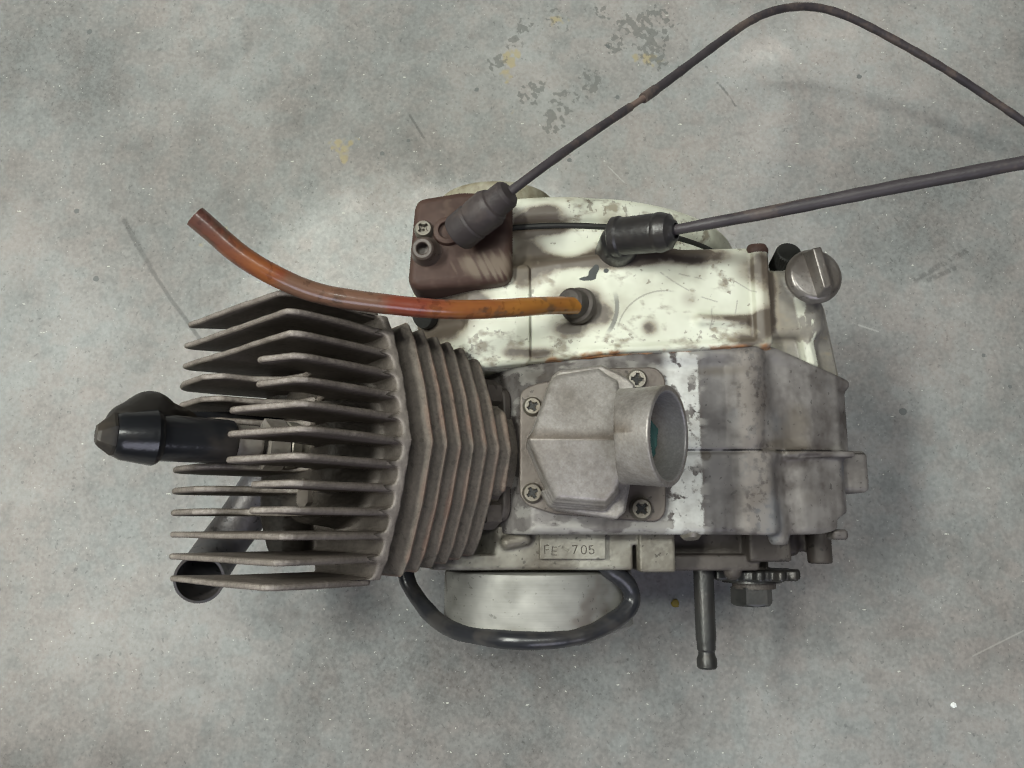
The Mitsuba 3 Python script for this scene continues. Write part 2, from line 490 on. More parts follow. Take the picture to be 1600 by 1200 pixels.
def barrel_col(p):
    x, y, z = mm(p)
    b = rfbm(x / 2.2, y / 2.2, z / 2.2, 3)
    a = fbm(x / 14, y / 14, z / 14, 3)
    # iron: rust where the fin rims have been handled and wetted
    s, w = dr.abs(y - 32), (x - O[0]) * W[0] + (z - O[2]) * W[2]
    al = dr.round((-((x - O[0]) * A[0] + (z - O[2]) * A[2]) - 1.0) / 7.75)
    rim = dr.maximum(s - (54.2 - 1.45 * al), w + 0.30 * s + 0.16 * dr.maximum(s - 25, 0) - (50.3 - 1.85 * al))
    rust = smoothstep(-1.3, 0.1, rim + 2.2 * (a - 0.5))
    c = mix((0.085, 0.074, 0.062), (0.138, 0.12, 0.102), dr.clip(0.5 + 1.6 * (a - 0.5) + 0.9 * (b - 0.5), 0, 1))
    c = mix(c, (0.175, 0.098, 0.07), rust * dr.clip(0.32 + 1.2 * (a - 0.4), 0, 1))
    return c * (1 - 0.3 * specks(x, y, z, 2.2, 0.66))


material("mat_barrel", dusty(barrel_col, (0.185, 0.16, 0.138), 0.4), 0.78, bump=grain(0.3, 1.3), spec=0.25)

DECK_STAIN = [(85, 30, 3, 3, 1.2), (115, 40, 12, 14, .4), (128, 45, 9, 14, .8), (132, 12, 12, 9, .6), (122, 34, 12, 3, .8), (10, 66, 14, 6, .7), (60, 66, 30, 4, .6), (8, 30, 4, 18, .5), (100, 68, 20, 4, .7)]


def deck_col(p):
    x, y, z = mm(p)
    a, b = fbm(x / 15, y / 11, z / 15, 4), fbm(x / 2.0, y / 2.0, z / 2.0, 3)
    st = fbm(x / 5 + 30, y / 38, z / 20, 3)                        # wipes along the joint
    c = mix((0.062, 0.053, 0.050), (0.178, 0.166, 0.160), dr.clip(0.45 + 2.4 * (a - 0.5) + 1.3 * (st - 0.5) + 0.5 * (b - 0.5), 0, 1))
    blue = smoothstep(0.5, 0.72, rfbm(x / 16 + 70, y / 22, z / 16, 4)) * smoothstep(84, 90, x)
    c = mix(c, (0.122, 0.135, 0.155), blue * 0.5)
    warm = smoothstep(98, 102, x) * (1 - smoothstep(109, 115, x + 5 * (a - 0.5)))
    c = mix(c, (0.20, 0.176, 0.158), warm * 0.5 * smoothstep(0.3, 0.55, b))
    c = mix(c, (0.118, 0.122, 0.132), smoothstep(83.5, 85, x) * (1 - smoothstep(90, 99, x + 10 * (a - 0.5))) * 0.2)
    # bare metal and old white paint round the intake, ending at a taped edge
    left = smoothstep(64, 71, x + 5 * (a - 0.5)) * (1 - smoothstep(82.4, 83.6, x + 1.6 * (b - 0.5)))
    paint = left * smoothstep(0.42, 0.52, rfbm(x / 4 + 5, y / 4, z / 4, 5) + 0.04)
    c = mix(c, mix((0.40, 0.40, 0.38), (0.58, 0.585, 0.565), b), paint * 0.92)
    front = smoothstep(0.55, 0.68, fbm(x / 9 + 15, y / 5, z / 9, 4) + 0.08 * smoothstep(2, -4, y) + 0.05) * (1 - smoothstep(83, 88, x))
    c = mix(c, (0.34, 0.33, 0.31), front * 0.55)
    g = smoothstep(0.45, 0.95, spots(x, y, DECK_STAIN) * (0.55 + 0.9 * a))
    c = mix(c, (0.085, 0.07, 0.055), g * 0.7)
    seam = (1 - smoothstep(0.25, 0.6, dr.abs(y - 32.4))) * smoothstep(68, 70, x)
    c = c * (1 - 0.75 * seam * smoothstep(0.3, 0.5, fbm(x / 6, 3.0, 1.0, 2)))
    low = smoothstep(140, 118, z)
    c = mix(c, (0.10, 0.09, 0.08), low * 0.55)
    return c * (1 - 0.4 * specks(x, y, z, 1.7, 0.72))


def deck_rough(p):
    x, y, z = mm(p)
    return 0.40 + 0.35 * fbm(x / 9, y / 9, z / 9, 3)


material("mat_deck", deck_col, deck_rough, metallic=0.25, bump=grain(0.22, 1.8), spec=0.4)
material("mat_alloy", alloy((0.21, 0.19, 0.172), (0.33, 0.308, 0.285), (0.14, 0.115, 0.092), amount=0.6, speck=0.25), 0.5, metallic=0.35, bump=grain(0.28, 1.5), spec=0.4)
RIM = P(1046, 681, 206)
AX = V(math.cos(math.radians(34)), -0.05, math.sin(math.radians(34)))
AX /= np.linalg.norm(AX)


def reed_col(p):
    x, y, z = mm(p)
    a, b = rfbm(x / 12, y / 12, z / 12, 4), rfbm(x / 2.2, y / 2.2, z / 2.2, 3)
    c = mix((0.185, 0.168, 0.155), (0.31, 0.29, 0.275), dr.clip(0.5 + 1.6 * (a - 0.5) + 0.8 * (b - 0.5), 0, 1))
    d = y - P(824, 687, 188)[1] + 0.02 * (x - 10)
    strip = smoothstep(-0.3, 0.6, d) * (1 - smoothstep(1.0, 6.0, d + 3 * (a - 0.5)))
    c = mix(c, (0.085, 0.065, 0.05), strip * 0.8 * (1 - smoothstep(40, 44, x)))
    c = mix(c, (0.15, 0.125, 0.10), smoothstep(0.42, 0.7, rfbm(x / 18 + 9, y / 18, z / 18, 4)) * 0.45)
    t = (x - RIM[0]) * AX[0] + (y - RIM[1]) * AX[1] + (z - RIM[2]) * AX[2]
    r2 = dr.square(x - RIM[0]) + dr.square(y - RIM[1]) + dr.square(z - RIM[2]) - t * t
    bore = smoothstep(17.1 * 17.1, 16.7 * 16.7, r2) * smoothstep(-17, -16, t)      # window light on the bore wall, put into its colour
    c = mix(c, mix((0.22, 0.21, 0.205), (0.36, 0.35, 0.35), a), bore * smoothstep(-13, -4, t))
    return c


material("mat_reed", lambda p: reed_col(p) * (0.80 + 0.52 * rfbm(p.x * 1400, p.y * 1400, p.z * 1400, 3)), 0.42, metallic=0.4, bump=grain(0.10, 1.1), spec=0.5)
material("mat_ledge", alloy((0.12, 0.11, 0.092), (0.27, 0.26, 0.225), (0.085, 0.07, 0.054), s=0.7, amount=0.65), 0.5, metallic=0.3, bump=grain(0.3, 1.6), spec=0.4)
material("mat_plate", alloy((0.105, 0.085, 0.073), (0.18, 0.16, 0.142), (0.07, 0.055, 0.045), amount=0.5), 0.5, metallic=0.3, bump=grain(0.2, 1.6))
material("mat_dark_cast", alloy((0.045, 0.037, 0.033), (0.09, 0.078, 0.07), (0.03, 0.024, 0.02), amount=0.6), 0.6, metallic=0.2, bump=grain(0.3, 1.6))
material("mat_steel", alloy((0.036, 0.037, 0.037), (0.075, 0.074, 0.072), (0.04, 0.031, 0.026), amount=0.5, speck=.2), 0.4, metallic=0.6, bump=grain(0.12, 1.2))
material("mat_screw", alloy((0.15, 0.138, 0.115), (0.24, 0.222, 0.19), (0.10, 0.08, 0.06), s=0.6, amount=0.6, speck=0.1), 0.42, metallic=0.5)
material("mat_pipe", alloy((0.05, 0.05, 0.055), (0.10, 0.10, 0.11), (0.06, 0.045, 0.035), amount=0.5), 0.45, metallic=0.4, bump=grain(0.15, 1.4))


def drum_col(p):
    x, y, z = mm(p)
    a = fbm(x / 14, y / 9, z / 14, 4)
    line = fbm(x * 0.06, y / 0.5, z * 0.06, 2)
    c = mix((0.22, 0.217, 0.20), (0.40, 0.395, 0.37), dr.clip(0.5 + 1.7 * (a - 0.5) + 0.22 * (line - 0.5), 0, 1))
    c = mix(c, (0.16, 0.135, 0.12), 0.75 * smoothstep(0.55, 0.75, fbm(x / 16 + 31, y / 12, z / 16, 3)))
    return c * (1 - 0.35 * specks(x, y, z, 1.6, 0.72))


material("mat_drum", drum_col, lambda p: 0.46 + 0.3 * fbm(p.x * 90, p.y * 90, p.z * 90, 3), metallic=0.6, bump=lambda p: 0.012 * noise(p.x * 20, p.y * 1900, p.z * 20))

# ---- the white cover: chips, oil and dirt with shapes of their own
CB = [P(*q[:2], 150)[:2].tolist() + list(q[2:]) for q in (
    (835, 330, 8, 5, 1.3), (815, 345, 6, 4, 1.2), (860, 318, 6, 3, .7), (828, 395, 7, 9, 1.15), (850, 405, 9, 5, .9), (820, 420, 6, 7, .9), (955, 402, 15, 5, 1.1), (890, 408, 24, 3.5, .8), (1000, 403, 14, 5, .9), (1045, 400, 14, 5, .7), (870, 335, 9, 4, .6), (1085, 405, 9, 4, .6), (1130, 500, 14, 2, .6),
    (935, 495, 7, 5, .85), (890, 515, 8, 4, .8), (880, 470, 9, 8, .6), (925, 470, 6, 8, .5), (840, 550, 9, 3, .8), (800, 548, 5, 3, .6), (1014, 515, 4, 4, .75), (1190, 430, 5, 12, .55), (1198, 505, 6, 8, .8), (1170, 505, 7, 4, .6), (1208, 455, 3, 10, .7),
    (1110, 400, 10, 4, .55), (1165, 535, 8, 4, .75), (700, 470, 14, 7, 1.25), (680, 500, 13, 8, 1.1), (735, 462, 8, 5, .7), (1170, 425, 9, 8, .45), (1075, 470, 6, 6, .3), (655, 420, 4, 20, .7), (940, 395, 6, 6, .8), (855, 350, 10, 3, .8))]
CHIP = [P(*q[:2], 150)[:2].tolist() + list(q[2:]) for q in ((915, 437, 3.2, 1.0, 1.3), (925, 430, 2.0, 2.4, 1.3), (931, 421, 1.4, 1.8, 1.2), (946, 426, 1.6, 1.5, .9))]
BROWN = (0.075, 0.058, 0.045)


def cover_col(p):
    x, y, z = mm(p)
    a, b, c3 = fbm(x / 16, y / 16, z / 16, 4), fbm(x / 3.0, y / 3.0, z / 3.0, 4), noise(x / 1.1, y / 1.1, z / 1.1)
    c = mix((0.49, 0.50, 0.41), (0.62, 0.635, 0.545), dr.clip(0.5 + 2 * (a - 0.5), 0, 1))
    gray = smoothstep(118, 122, x) * (1 - smoothstep(140, 150, x) * 0)
    worn = smoothstep(0.52, 0.62, fbm(x / 4 + 9, y / 7, z / 6, 4) + 0.1)
    rib = smoothstep(132.5, 134, x + 0.14 * (y - 65)) * (1 - smoothstep(140, 141.5, x + 0.14 * (y - 65)))
    c = mix(c, mix((0.115, 0.104, 0.094), (0.20, 0.188, 0.17), dr.clip(a + 1.2 * (b - 0.5), 0, 1)), gray * (0.97 - 0.75 * rib * worn))
    film = smoothstep(0.45, 0.85, fbm(x / 24 + 4, y / 14, z / 20, 4) + 0.15 * (b - 0.5))
    c = mix(c, (0.27, 0.24, 0.18), film * 0.65)
    c = mix(c, (0.22, 0.19, 0.14), smoothstep(0.565, 0.74, rfbm(x / 4.5, y / 2.6, z / 3.2, 4) * 0.55 + a * 0.5) * 0.85)
    s = spots(x, y, CB) * 1.35
    dirt = smoothstep(0.36, 0.80, dr.minimum(s, 1.4) * (0.10 + 0.75 * b + 0.75 * rfbm(x / 7 + 3, y / 4, z / 5, 5)) + 0.12 * (a - 0.5))
    c = mix(c, (0.19, 0.15, 0.11), smoothstep(0.08, 0.6, s * (0.3 + 1.2 * a)) * 0.7)
    c = mix(c, BROWN, dirt * 0.92)
    speck = specks(x, y, z, 2.0, 0.74 - 0.11 * smoothstep(0.45, 0.65, a))
    c = mix(c, (0.13, 0.105, 0.08), speck * 0.6)
    c = mix(c, (0.02, 0.024, 0.024), smoothstep(0.5, 0.62, spots(x, y, CHIP) + 0.3 * (b - 0.5)))
    f = P(893, 478, 152)
    rr = dr.sqrt(dr.square(x - f[0]) + dr.square(y - f[1]))
    ang = dr.atan2(y - f[1], x - f[0])
    arc = (1 - smoothstep(0.7, 1.2, dr.abs(rr - 20.3))) * smoothstep(-0.75, -0.5, ang) * (1 - smoothstep(0.05, 0.35, ang))
    c = mix(c, (0.13, 0.13, 0.12), arc * 0.8)
    g = P(1040, 530, 152)
    rr, ang = dr.sqrt(dr.square(x - g[0]) + dr.square(y - g[1])), dr.atan2(y - g[1], x - g[0])
    arc = (1 - smoothstep(0.2, 0.5, dr.abs(rr - 22))) * smoothstep(1.3, 1.6, ang) * (1 - smoothstep(2.7, 3.0, ang))
    c = mix(c, (0.2, 0.19, 0.16), arc * 0.6)
    line = mi.Float(0)
    for q, r in (((1140, 435), (1180, 458)), ((1085, 462), (1120, 472)), ((1152, 470), (1148, 495)), ((1060, 430), (1095, 436)), ((1112, 480), (1108, 515)), ((1030, 430), (1075, 455))):
        line = dr.maximum(line, seg(x, y, P(*q, 152), P(*r, 152), 0.45))
    c = mix(c, (0.14, 0.12, 0.10), line * 0.4 * smoothstep(0.3, 0.5, b))
    edge = (1 - smoothstep(115, 117, x)) * smoothstep(76.5, 74.5, y - 0.05 * (x - 45) + 3 * (b - 0.5)) * smoothstep(0.52, 0.62, fbm(x / 9 + 2, y / 9, 3.0, 3))
    c = mix(c, (0.30, 0.115, 0.03), edge * smoothstep(-2, 6, x) * 0.8)
    c = mix(c, (0.17, 0.145, 0.095), smoothstep(153, 157, y + 4 * (a - 0.5)) * (0.6 + 0.5 * b))
    c = mix(c, (0.12, 0.10, 0.075), smoothstep(0.3, 0.6, spots(x, y, [(P(812, 395, 150)[0], P(812, 395, 150)[1], 7, 17, 1.0)]) * (0.35 + b)) * 0.7)
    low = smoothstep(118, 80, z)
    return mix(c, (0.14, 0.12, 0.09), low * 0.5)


def cover_rough(p):
    x, y, z = mm(p)
    return 0.34 + 0.3 * fbm(x / 10, y / 10, z / 10, 3)


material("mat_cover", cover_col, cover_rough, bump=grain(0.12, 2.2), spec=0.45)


def plastic_col(p):
    x, y, z = mm(p)
    a, b = fbm(x / 12, y / 12, z / 12, 4), fbm(x / 2.4, y / 2.4, z / 2.4, 3)
    c = mix((0.043, 0.022, 0.017), (0.070, 0.040, 0.031), dr.clip(0.5 + 1.8 * (a - 0.5) + 0.4 * (b - 0.5), 0, 1))
    q = P(770, 415, 152)
    st = noise((x + y * 0.5) / 1.4, (y - x * 0.5) / 16, 2.0)
    dust = smoothstep(0.35, 0.8, spots(x, y, [(q[0], q[1], 20, 8, 0.95)]) * (0.6 + 0.8 * st))
    c = mix(c, (0.16, 0.125, 0.095), dust * 0.75)
    return mix(c, (0.115, 0.08, 0.06), smoothstep(0.6, 0.8, fbm(x / 6 + 20, y / 6, z / 6, 3)) * 0.4)


material("mat_plastic", plastic_col, lambda p: 0.5 + 0.25 * fbm(p.x * 120, p.y * 120, p.z * 120, 2), bump=grain(0.12, 1.5), spec=0.35)


material("mat_nozzle", alloy((0.06, 0.045, 0.038), (0.12, 0.098, 0.085), (0.05, 0.034, 0.027), s=0.6), 0.45)


def rubber(c0, c1, dust, amt, k=0.0):
    def f(p):
        x, y, z = mm(p)
        a, b = fbm(x / 11 + k, y / 11, z / 11, 4), fbm(x / 2.5, y / 2.5, z / 2.5, 3)
        c = mix(c0, c1, a)
        return mix(c, dust, smoothstep(0.45, 0.75, fbm(x / 15 + 8 + k, y / 15, z / 15, 3) + 0.25 * (b - 0.5)) * amt)
    return f


material("mat_boot", rubber((0.026, 0.021, 0.022), (0.046, 0.038, 0.039), (0.09, 0.07, 0.063), 0.5), 0.55, bump=grain(0.1, 1.2), spec=0.4)
material("mat_black_boot", rubber((0.010, 0.010, 0.011), (0.026, 0.025, 0.026), (0.06, 0.05, 0.044), 0.25, 5), 0.34, bump=grain(0.15, 1.6), spec=0.5)
material("mat_cap", rubber((0.009, 0.0095, 0.011), (0.018, 0.019, 0.022), (0.055, 0.045, 0.038), 0.45, 9), 0.22, bump=grain(0.06, 1.5), spec=0.5)
material("mat_cap_dusty", rubber((0.016, 0.015, 0.014), (0.032, 0.028, 0.025), (0.065, 0.052, 0.04), 0.6, 9), 0.42, bump=grain(0.12, 1.5), spec=0.4)
material("mat_lead", rubber((0.014, 0.015, 0.018), (0.026, 0.027, 0.032), (0.09, 0.08, 0.07), 0.35, 3), 0.3, bump=grain(0.08, 1.5), spec=0.5)


def cable_col(p):
    x, y, z = mm(p)
    a = fbm(x / 9, y / 9, z / 9, 4)
    b = noise(x / 1.3, y / 1.3, z / 1.3)
    c = mix((0.028, 0.024, 0.028), (0.06, 0.052, 0.056), a)
    c = mix(c, (0.115, 0.085, 0.07), smoothstep(0.5, 0.7, fbm(x / 20 + 6, y / 20, z / 20, 4) + 0.15 * (b - 0.5)) * 0.6)
    return mix(c, (0.20, 0.10, 0.075), smoothstep(0.74, 0.82, fbm(x / 7 + 60, y / 7, z / 7, 3)) * 0.6)


material("mat_cable", cable_col, 0.5, bump=grain(0.12, 1.0), spec=0.4)
material("mat_core", alloy((0.12, 0.085, 0.07), (0.17, 0.13, 0.11), (0.10, 0.06, 0.05)), 0.6)


def hose_col(p):
    x, y, z = mm(p)
    a = fbm(x / 10, y / 10, z / 10, 4)
    c = mix((0.185, 0.045, 0.026), (0.31, 0.135, 0.028), dr.clip(smoothstep(-45, 18, x) * 0.85 + 1.0 * (a - 0.5) + smoothstep(-60, -95, x) * 0.3, 0, 1))
    old = smoothstep(-84, -116, x + 16 * (a - 0.5))
    c = mix(c, (0.085, 0.042, 0.036), old * 0.92)
    dirt = smoothstep(0.45, 0.7, spots(x, y, [(-66, 86, 26, 12, 1.0)]) * (0.6 + 0.8 * a))
    c = mix(c, (0.15, 0.09, 0.062), dirt * 0.85)
    c = mix(c, (0.075, 0.05, 0.035), smoothstep(0.60, 0.72, rfbm(x / 6, y / 6, z / 6, 4)) * 0.6)
    return c * (1 - 0.25 * specks(x, y, z, 3.5, 0.62))


material("mat_hose", hose_col, 0.2, bump=grain(0.05, 1.6), spec=0.55, clearcoat=0.4, clearcoat_gloss=0.8)
material("mat_rag", alloy((0.012, 0.045, 0.042), (0.035, 0.10, 0.09), (0.015, 0.03, 0.03), s=0.4), 0.9, bump=grain(0.4, 0.8))
material("mat_gasket", alloy((0.22, 0.075, 0.022), (0.42, 0.24, 0.12), (0.07, 0.04, 0.025), s=0.4, amount=0.9), 0.8)
material("mat_black", (0.012, 0.012, 0.011), 0.6)
material("mat_knob", alloy((0.12, 0.108, 0.10), (0.22, 0.205, 0.195), (0.085, 0.068, 0.056), s=0.6, amount=0.7, speck=0.3), 0.3, metallic=0.45, bump=grain(0.1, 1.4), spec=0.5)
material("mat_ink", (0.075, 0.066, 0.055), 0.8)
material("mat_chip", (0.7, 0.71, 0.7), 0.6)
material("mat_crumb", (0.17, 0.13, 0.02), 0.7)

# ------------------------------------------------------------------ the setting
fl = trimesh.creation.box(extents=(8000, 8000, 40))
fl.apply_translation([0, 0, -20])
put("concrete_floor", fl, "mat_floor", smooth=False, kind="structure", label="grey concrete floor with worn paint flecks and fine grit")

# ------------------------------------------------------------------ the engine
E = "moped_engine"
labels[E] = {"label": "dirty two-stroke moped engine with finned cylinder and white painted cover, lying on the concrete floor", "category": "engine"}


def drop(dy):
    return float(np.interp(abs(dy), [0, 25, 46, 54, 56], [0, 7.5, 17, 24, 26]))


def ring_outline(b, w, r0=0.0):
    """(s, w) outline of a fin: a shallow roof above and below, upright sides."""
    k = b / 54.0
    top = [(-b, w - 23 * k), (-46 * k, w - 17 * k), (-25 * k, w - 7.5 * k), (0, w), (25 * k, w - 7.5 * k), (46 * k, w - 17 * k), (b, w - 23 * k)]
    return top + [(s, -x) for s, x in top[::-1]]


# cylinder head: body with filleted fin roots (a, s, w in the head's own frame)
def head_sdf(a, s, w):
    ring = poly2(s, w, ring_outline(53.5, 50))
    flange = ext(ring, a, 0, 3.4, 1.0)
    core = caps(a, s, w, (-30, 0, 0), (24, 0, -3), 38, 31)
    core = smax(core, a - 24, 5)
    core = smin(core, caps(a, s, w, (12, -42, -40), (12, 42, -40), 13), 5)
    kk = np.clip(np.round(s / 9.0), -6, 6)
    fin = np.abs(s - kk * 9.0) - 1.0
    fin = smax(np.maximum(fin, ring), np.maximum(a - 18, -a), 0.5)
    f = smin(smin(flange, core, 2.5), fin, 3.2)
    return smax(smax(f, ring, 0.7), -a, 0.6)


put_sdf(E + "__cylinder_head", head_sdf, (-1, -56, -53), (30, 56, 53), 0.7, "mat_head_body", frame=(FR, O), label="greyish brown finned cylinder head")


def head_fin(i):
    dy = 9.0 * (6 - i)
    W0 = 50 - drop(dy) - 0.6
    rise = 9.5 if abs(dy) < 50 else 8
    top = [(3.0, W0 - 0.6), (9, W0 + 0.5), (22, W0 + 0.46 * rise), (40, W0 + 0.93 * rise), (45, W0 + rise), (49, W0 + rise - 1.2)]
    edge = drop(dy)
    if 3 <= i <= 9:
        mid9 = abs(dy) < 14
        hi, lo, ins = (24 if mid9 else 32), -6, (24 if abs(dy) < 20 else 30)
        tip = 62 if mid9 else 55.5
        mid = [(tip, hi + 5), (tip + 0.5, hi + 1), (tip - 3, hi - 1), (ins + 14, hi), (ins + 3, hi - 5), (ins, (hi + lo) / 2), (ins + 3, lo + 5), (ins + 14, lo), (56, lo), (62, lo - 8)]
    else:
        mid = []
    low = [(64 if mid else 61, -38 + edge * .3), (62.5, -46 + edge * 0.25), (59, -52 + edge * 0.5), (46, -56 + edge), (30, -54 + edge), (8, -W0), (3.0, 2 - W0)]
    m = plate([*reversed(low), *reversed(mid), *reversed(top)], 2.5, 1.15, 1.6, 1.0)
    # (a, w, thickness) to the engine
    tp = 1 + 0.5 * np.clip((44 - np.hypot(m.vertices[:, 0] - 5, m.vertices[:, 1] * 0.75)) / 44, 0, 1)
    v = np.column_stack([m.vertices[:, 0], dy - m.vertices[:, 2] * tp, m.vertices[:, 1]])
    v[:, 1] += 0.5 * (meshkit.noise(v / 30.0, 5 + i) - 0.5)
    v[:, [0, 2]] += 0.5 * (meshkit.noise(v / 6.0, 50 + i) - 0.5)[:, None]
    return trimesh.Trimesh(v @ FR.T + O, m.faces, process=False)


for i in range(13):
    put(E + "__cylinder_head__fin", head_fin(i), "mat_head", smooth=40)
put(E + "__cylinder_head__stud_nut", placed(m3.Manifold.cylinder(7, 6.5, 6.5, 6), A, loc(19, -20, 8)), "mat_plate", smooth=False)
put(E + "__cylinder_head__stud_nut", placed(m3.Manifold.cylinder(7, 6.5, 6.5, 6), A, loc(14, 22, 8)), "mat_dark_cast", smooth=False)

# cylinder barrel and its fins
bar = placed(cyl(66, 31), -A, loc(0.5, 0, 0))
put(E + "__cylinder", bar, "mat_barrel", label="rusty brown finned cylinder barrel")
for i in range(1, 8):
    b, w, a = 54.2 - 1.45 * i, 50.3 - 1.85 * i, -0.8 - 7.75 * i
    out = ring_outline(b, w)
    if i == 7:
        out = [(-20, 28), (-17, 33), (0, 37.3), (17, 33), (20, 28), (20, -28), (0, -36), (-20, -28)]
    o = dense(out, 1.6, 2.0)
    n, lay = len(o), [(3.9, 0.70), (3.5, 0.82), (2.6, 0.90), (1.5, 0.945), (0.3, 0.975), (-0.6, 0.992), (-1.3, 1.0), (-2.0, 0.995), (-2.5, 0.975), (-2.9, 0.93), (-3.3, 0.82), (-3.7, 0.65)]
    v = np.vstack([np.column_stack([np.full(n, a + z), o * k]) for z, k in lay])
    v[:, 0] += 0.4 * (meshkit.noise(v / 25.0, 40 + i) - 0.5)
    p, q = np.meshgrid(np.arange(len(lay) - 1), np.arange(n), indexing="ij")
    p, q = p * n + q, p * n + (q + 1) % n
    put(E + "__cylinder__fin", trimesh.Trimesh(v @ FR.T + O, np.vstack([np.stack([p, q + n, q], -1).reshape(-1, 3), np.stack([p, p + n, q + n], -1).reshape(-1, 3)]), process=False), "mat_barrel", smooth=40)
m = plate([(-31, -31), (31, -31), (31, 27), (-31, 27)], 4.5, 1.2, 2, 7)
v = np.column_stack([-62.5 + m.vertices[:, 2], m.vertices[:, 0], m.vertices[:, 1]])
put(E + "__cylinder__base_flange", trimesh.Trimesh(v @ FR.T + O, m.faces[:, ::-1], process=False), "mat_dark_cast")
for s in (-27, 27):
    put(E + "__cylinder__stud_nut", placed(m3.Manifold.cylinder(8, 7.2, 7.2, 6), A, loc(-60.5, s, 19)), "mat_dark_cast", smooth=False)

# spark plug
plug = [(0, 22), (9, 22), (9, 27), (9.6, 27.5), (9.6, 31), (9, 31.5), (0, 31.5)]
put(E + "__spark_plug", placed(lathe(plug), A, O), "mat_screw", label="dull spark plug body screwed into the head")
put(E + "__spark_plug__hexagon", placed(m3.Manifold.cylinder(8, 10.4, 10.4, 6), A, loc(32, 0, 0)), "mat_alloy", smooth=False)
put(E + "__spark_plug__terminal", placed(cyl(24, 5.0), A, loc(38, 0, 0)), "mat_steel")

# crankcase
A2 = [(-25, 8), (-25, 120), (0, 146), (5, 149), (83, 149), (97, 148.3), (104, 151.2), (111, 152), (117, 149.5), (121, 145.2), (127, 145), (134, 143.5), (148, 139), (151.5, 134), (151.5, 60), (140, 25), (60, 0), (-5, 0)]
B2 = [(-25, 8), (-25, 120), (0, 146), (5, 149), (83, 149), (95, 148.4), (100, 150.6), (106, 151.2), (111, 148.6), (118, 147.2), (126, 146.5), (134, 145.8), (147, 142), (153.5, 136), (155.5, 120), (154, 60), (140, 25), (60, 0), (-5, 0)]


def crank_sdf(X, Y, Z):
    wob = 1.6 * np.sin((Y - 8) / 13.0) * np.exp(-((X - 112) / 14.0) ** 2)
    a = ext(rpoly(X + 0 * Z, Z + 0 * X, A2, 4), Y, -4.2, 32.6, 3.2)
    b = ext(rpoly(X + 0 * Z, Z + 0 * X, B2, 4), Y, 32.2, 79, 1.5)
    b = smax(b, (Y - 75.3 - np.interp(X, [-50, 45, 115], [-6, 0, 3.0]) + 0.38 * np.maximum(X - 117, 0)) * 0.95, 1.0)
    f = np.minimum(a, b) + 0.18 * wob
    f = smax(f, Z - (150 - 0.26 * np.maximum(42 - X, 0) * np.clip((Y - 58) / 14, 0, 1)), 1.0)
    f = smax(f, -caps(X, Y, Z, (119, 68, 154), (124, 38, 152.5), 6.0, 8.5), 3)
    f = smax(f, -caps(X, Y, Z, (122, 24, 152.5), (122.5, -6, 152), 8.5, 7.5), 3)
    # raised boss under the split on the right, lip towards the white cover
    f = smin(f, sbox(X, Y, Z, (121, 29.4, 100), (152, 32.4, 146.4), 1.0), 2.0)
    f = smax(f, -sbox(X, Y, Z, (127, 29.6, 145.4), (137, 30.6, 149), 0.3), 0.4)
    f = smin(f, caps(X, Y, Z, (44, 74, 147), (108, 76, 149), 3.0), 4)
    f = smin(f, caps(X, Y, Z, (116, 76.5, 147), (153, 63.5, 137), 2.2), 3)
    f = smin(f, caps(X, Y, Z, (106, 71, 146), (106, 40, 145), 7.0, 5.5), 5)
    # the case is cut square to the cylinder
    ax = (X - O[0]) * A[0] + (Z - O[2]) * A[2]
    f = smax(f, ax + 64.8, 1.5)
    # bottom right: hollow behind the sprocket
    f = smax(f, -sbox(X, Y, Z, (76, -30, -10), (160, 4.5, 139), 3), 2)
    f = smin(f, sbox(X, Y, Z, (143, -6.6, 128), (150, -2, 138), 1.5), 1.5)
    f = smin(f, caps(X, Y, Z, (117.5, -5.5, 141), (117.5, 5, 141), 4.4), 1.5)
    return f


put_sdf(E + "__crankcase", crank_sdf, (-40, -9, -1), (162, 83, 156), 0.85, "mat_deck", label="grimy alloy crankcase with patches of old white paint")
put_sdf(E + "__crankcase__mounting_lug", lambda X, Y, Z: smax(sbox(X, Y, Z, (146, 14.5, 106), (164.5, 33.8, 131), 3.0), -circ(X, Z, 154, 112, 4), 1), (144, 12, 102), (167, 36, 134), 0.6, "mat_deck")
q = P(1079, 838, 143)
put(E + "__crankcase__plug_screw", placed(m3.Manifold.batch_hull([cyl(2.5, 4.6), cyl(4, 3.4)]), (0, -1, 0.25), (q[0], -2.2, q[2])), "mat_screw")

# intake: gasket plate, reed box, carburettor stub, screws
pl = [P(u, v, 152) for u, v in ((812, 610), (835, 600), (950, 575), (1026, 573), (1040, 590), (1041, 800), (1030, 816), (866, 803), (824, 790), (812, 775))]
m = plate([q[:2] for q in pl], 3.2, 0.8, 2, 5)
m.vertices += V(0, 0, 150.4)
put(E + "__intake_flange", m, "mat_plate", label="brown intake plate screwed to the crankcase")
RT = [P(u, v, 186)[:2] for u, v in ((824, 686), (833, 672), (862, 590), (872, 582), (938, 571), (952, 582), (968, 592), (973, 630), (974, 688), (977, 712), (973, 745), (964, 769), (948, 787), (868, 780), (850, 745))]
RB = [P(u, v, 165)[:2] for u, v in ((824, 686), (833, 672), (862, 590), (872, 582), (938, 573), (965, 585), (990, 600), (995, 690), (985, 745), (975, 800), (962, 812), (866, 796), (852, 755))]
RIDGE = P(824, 687, 188)[1]


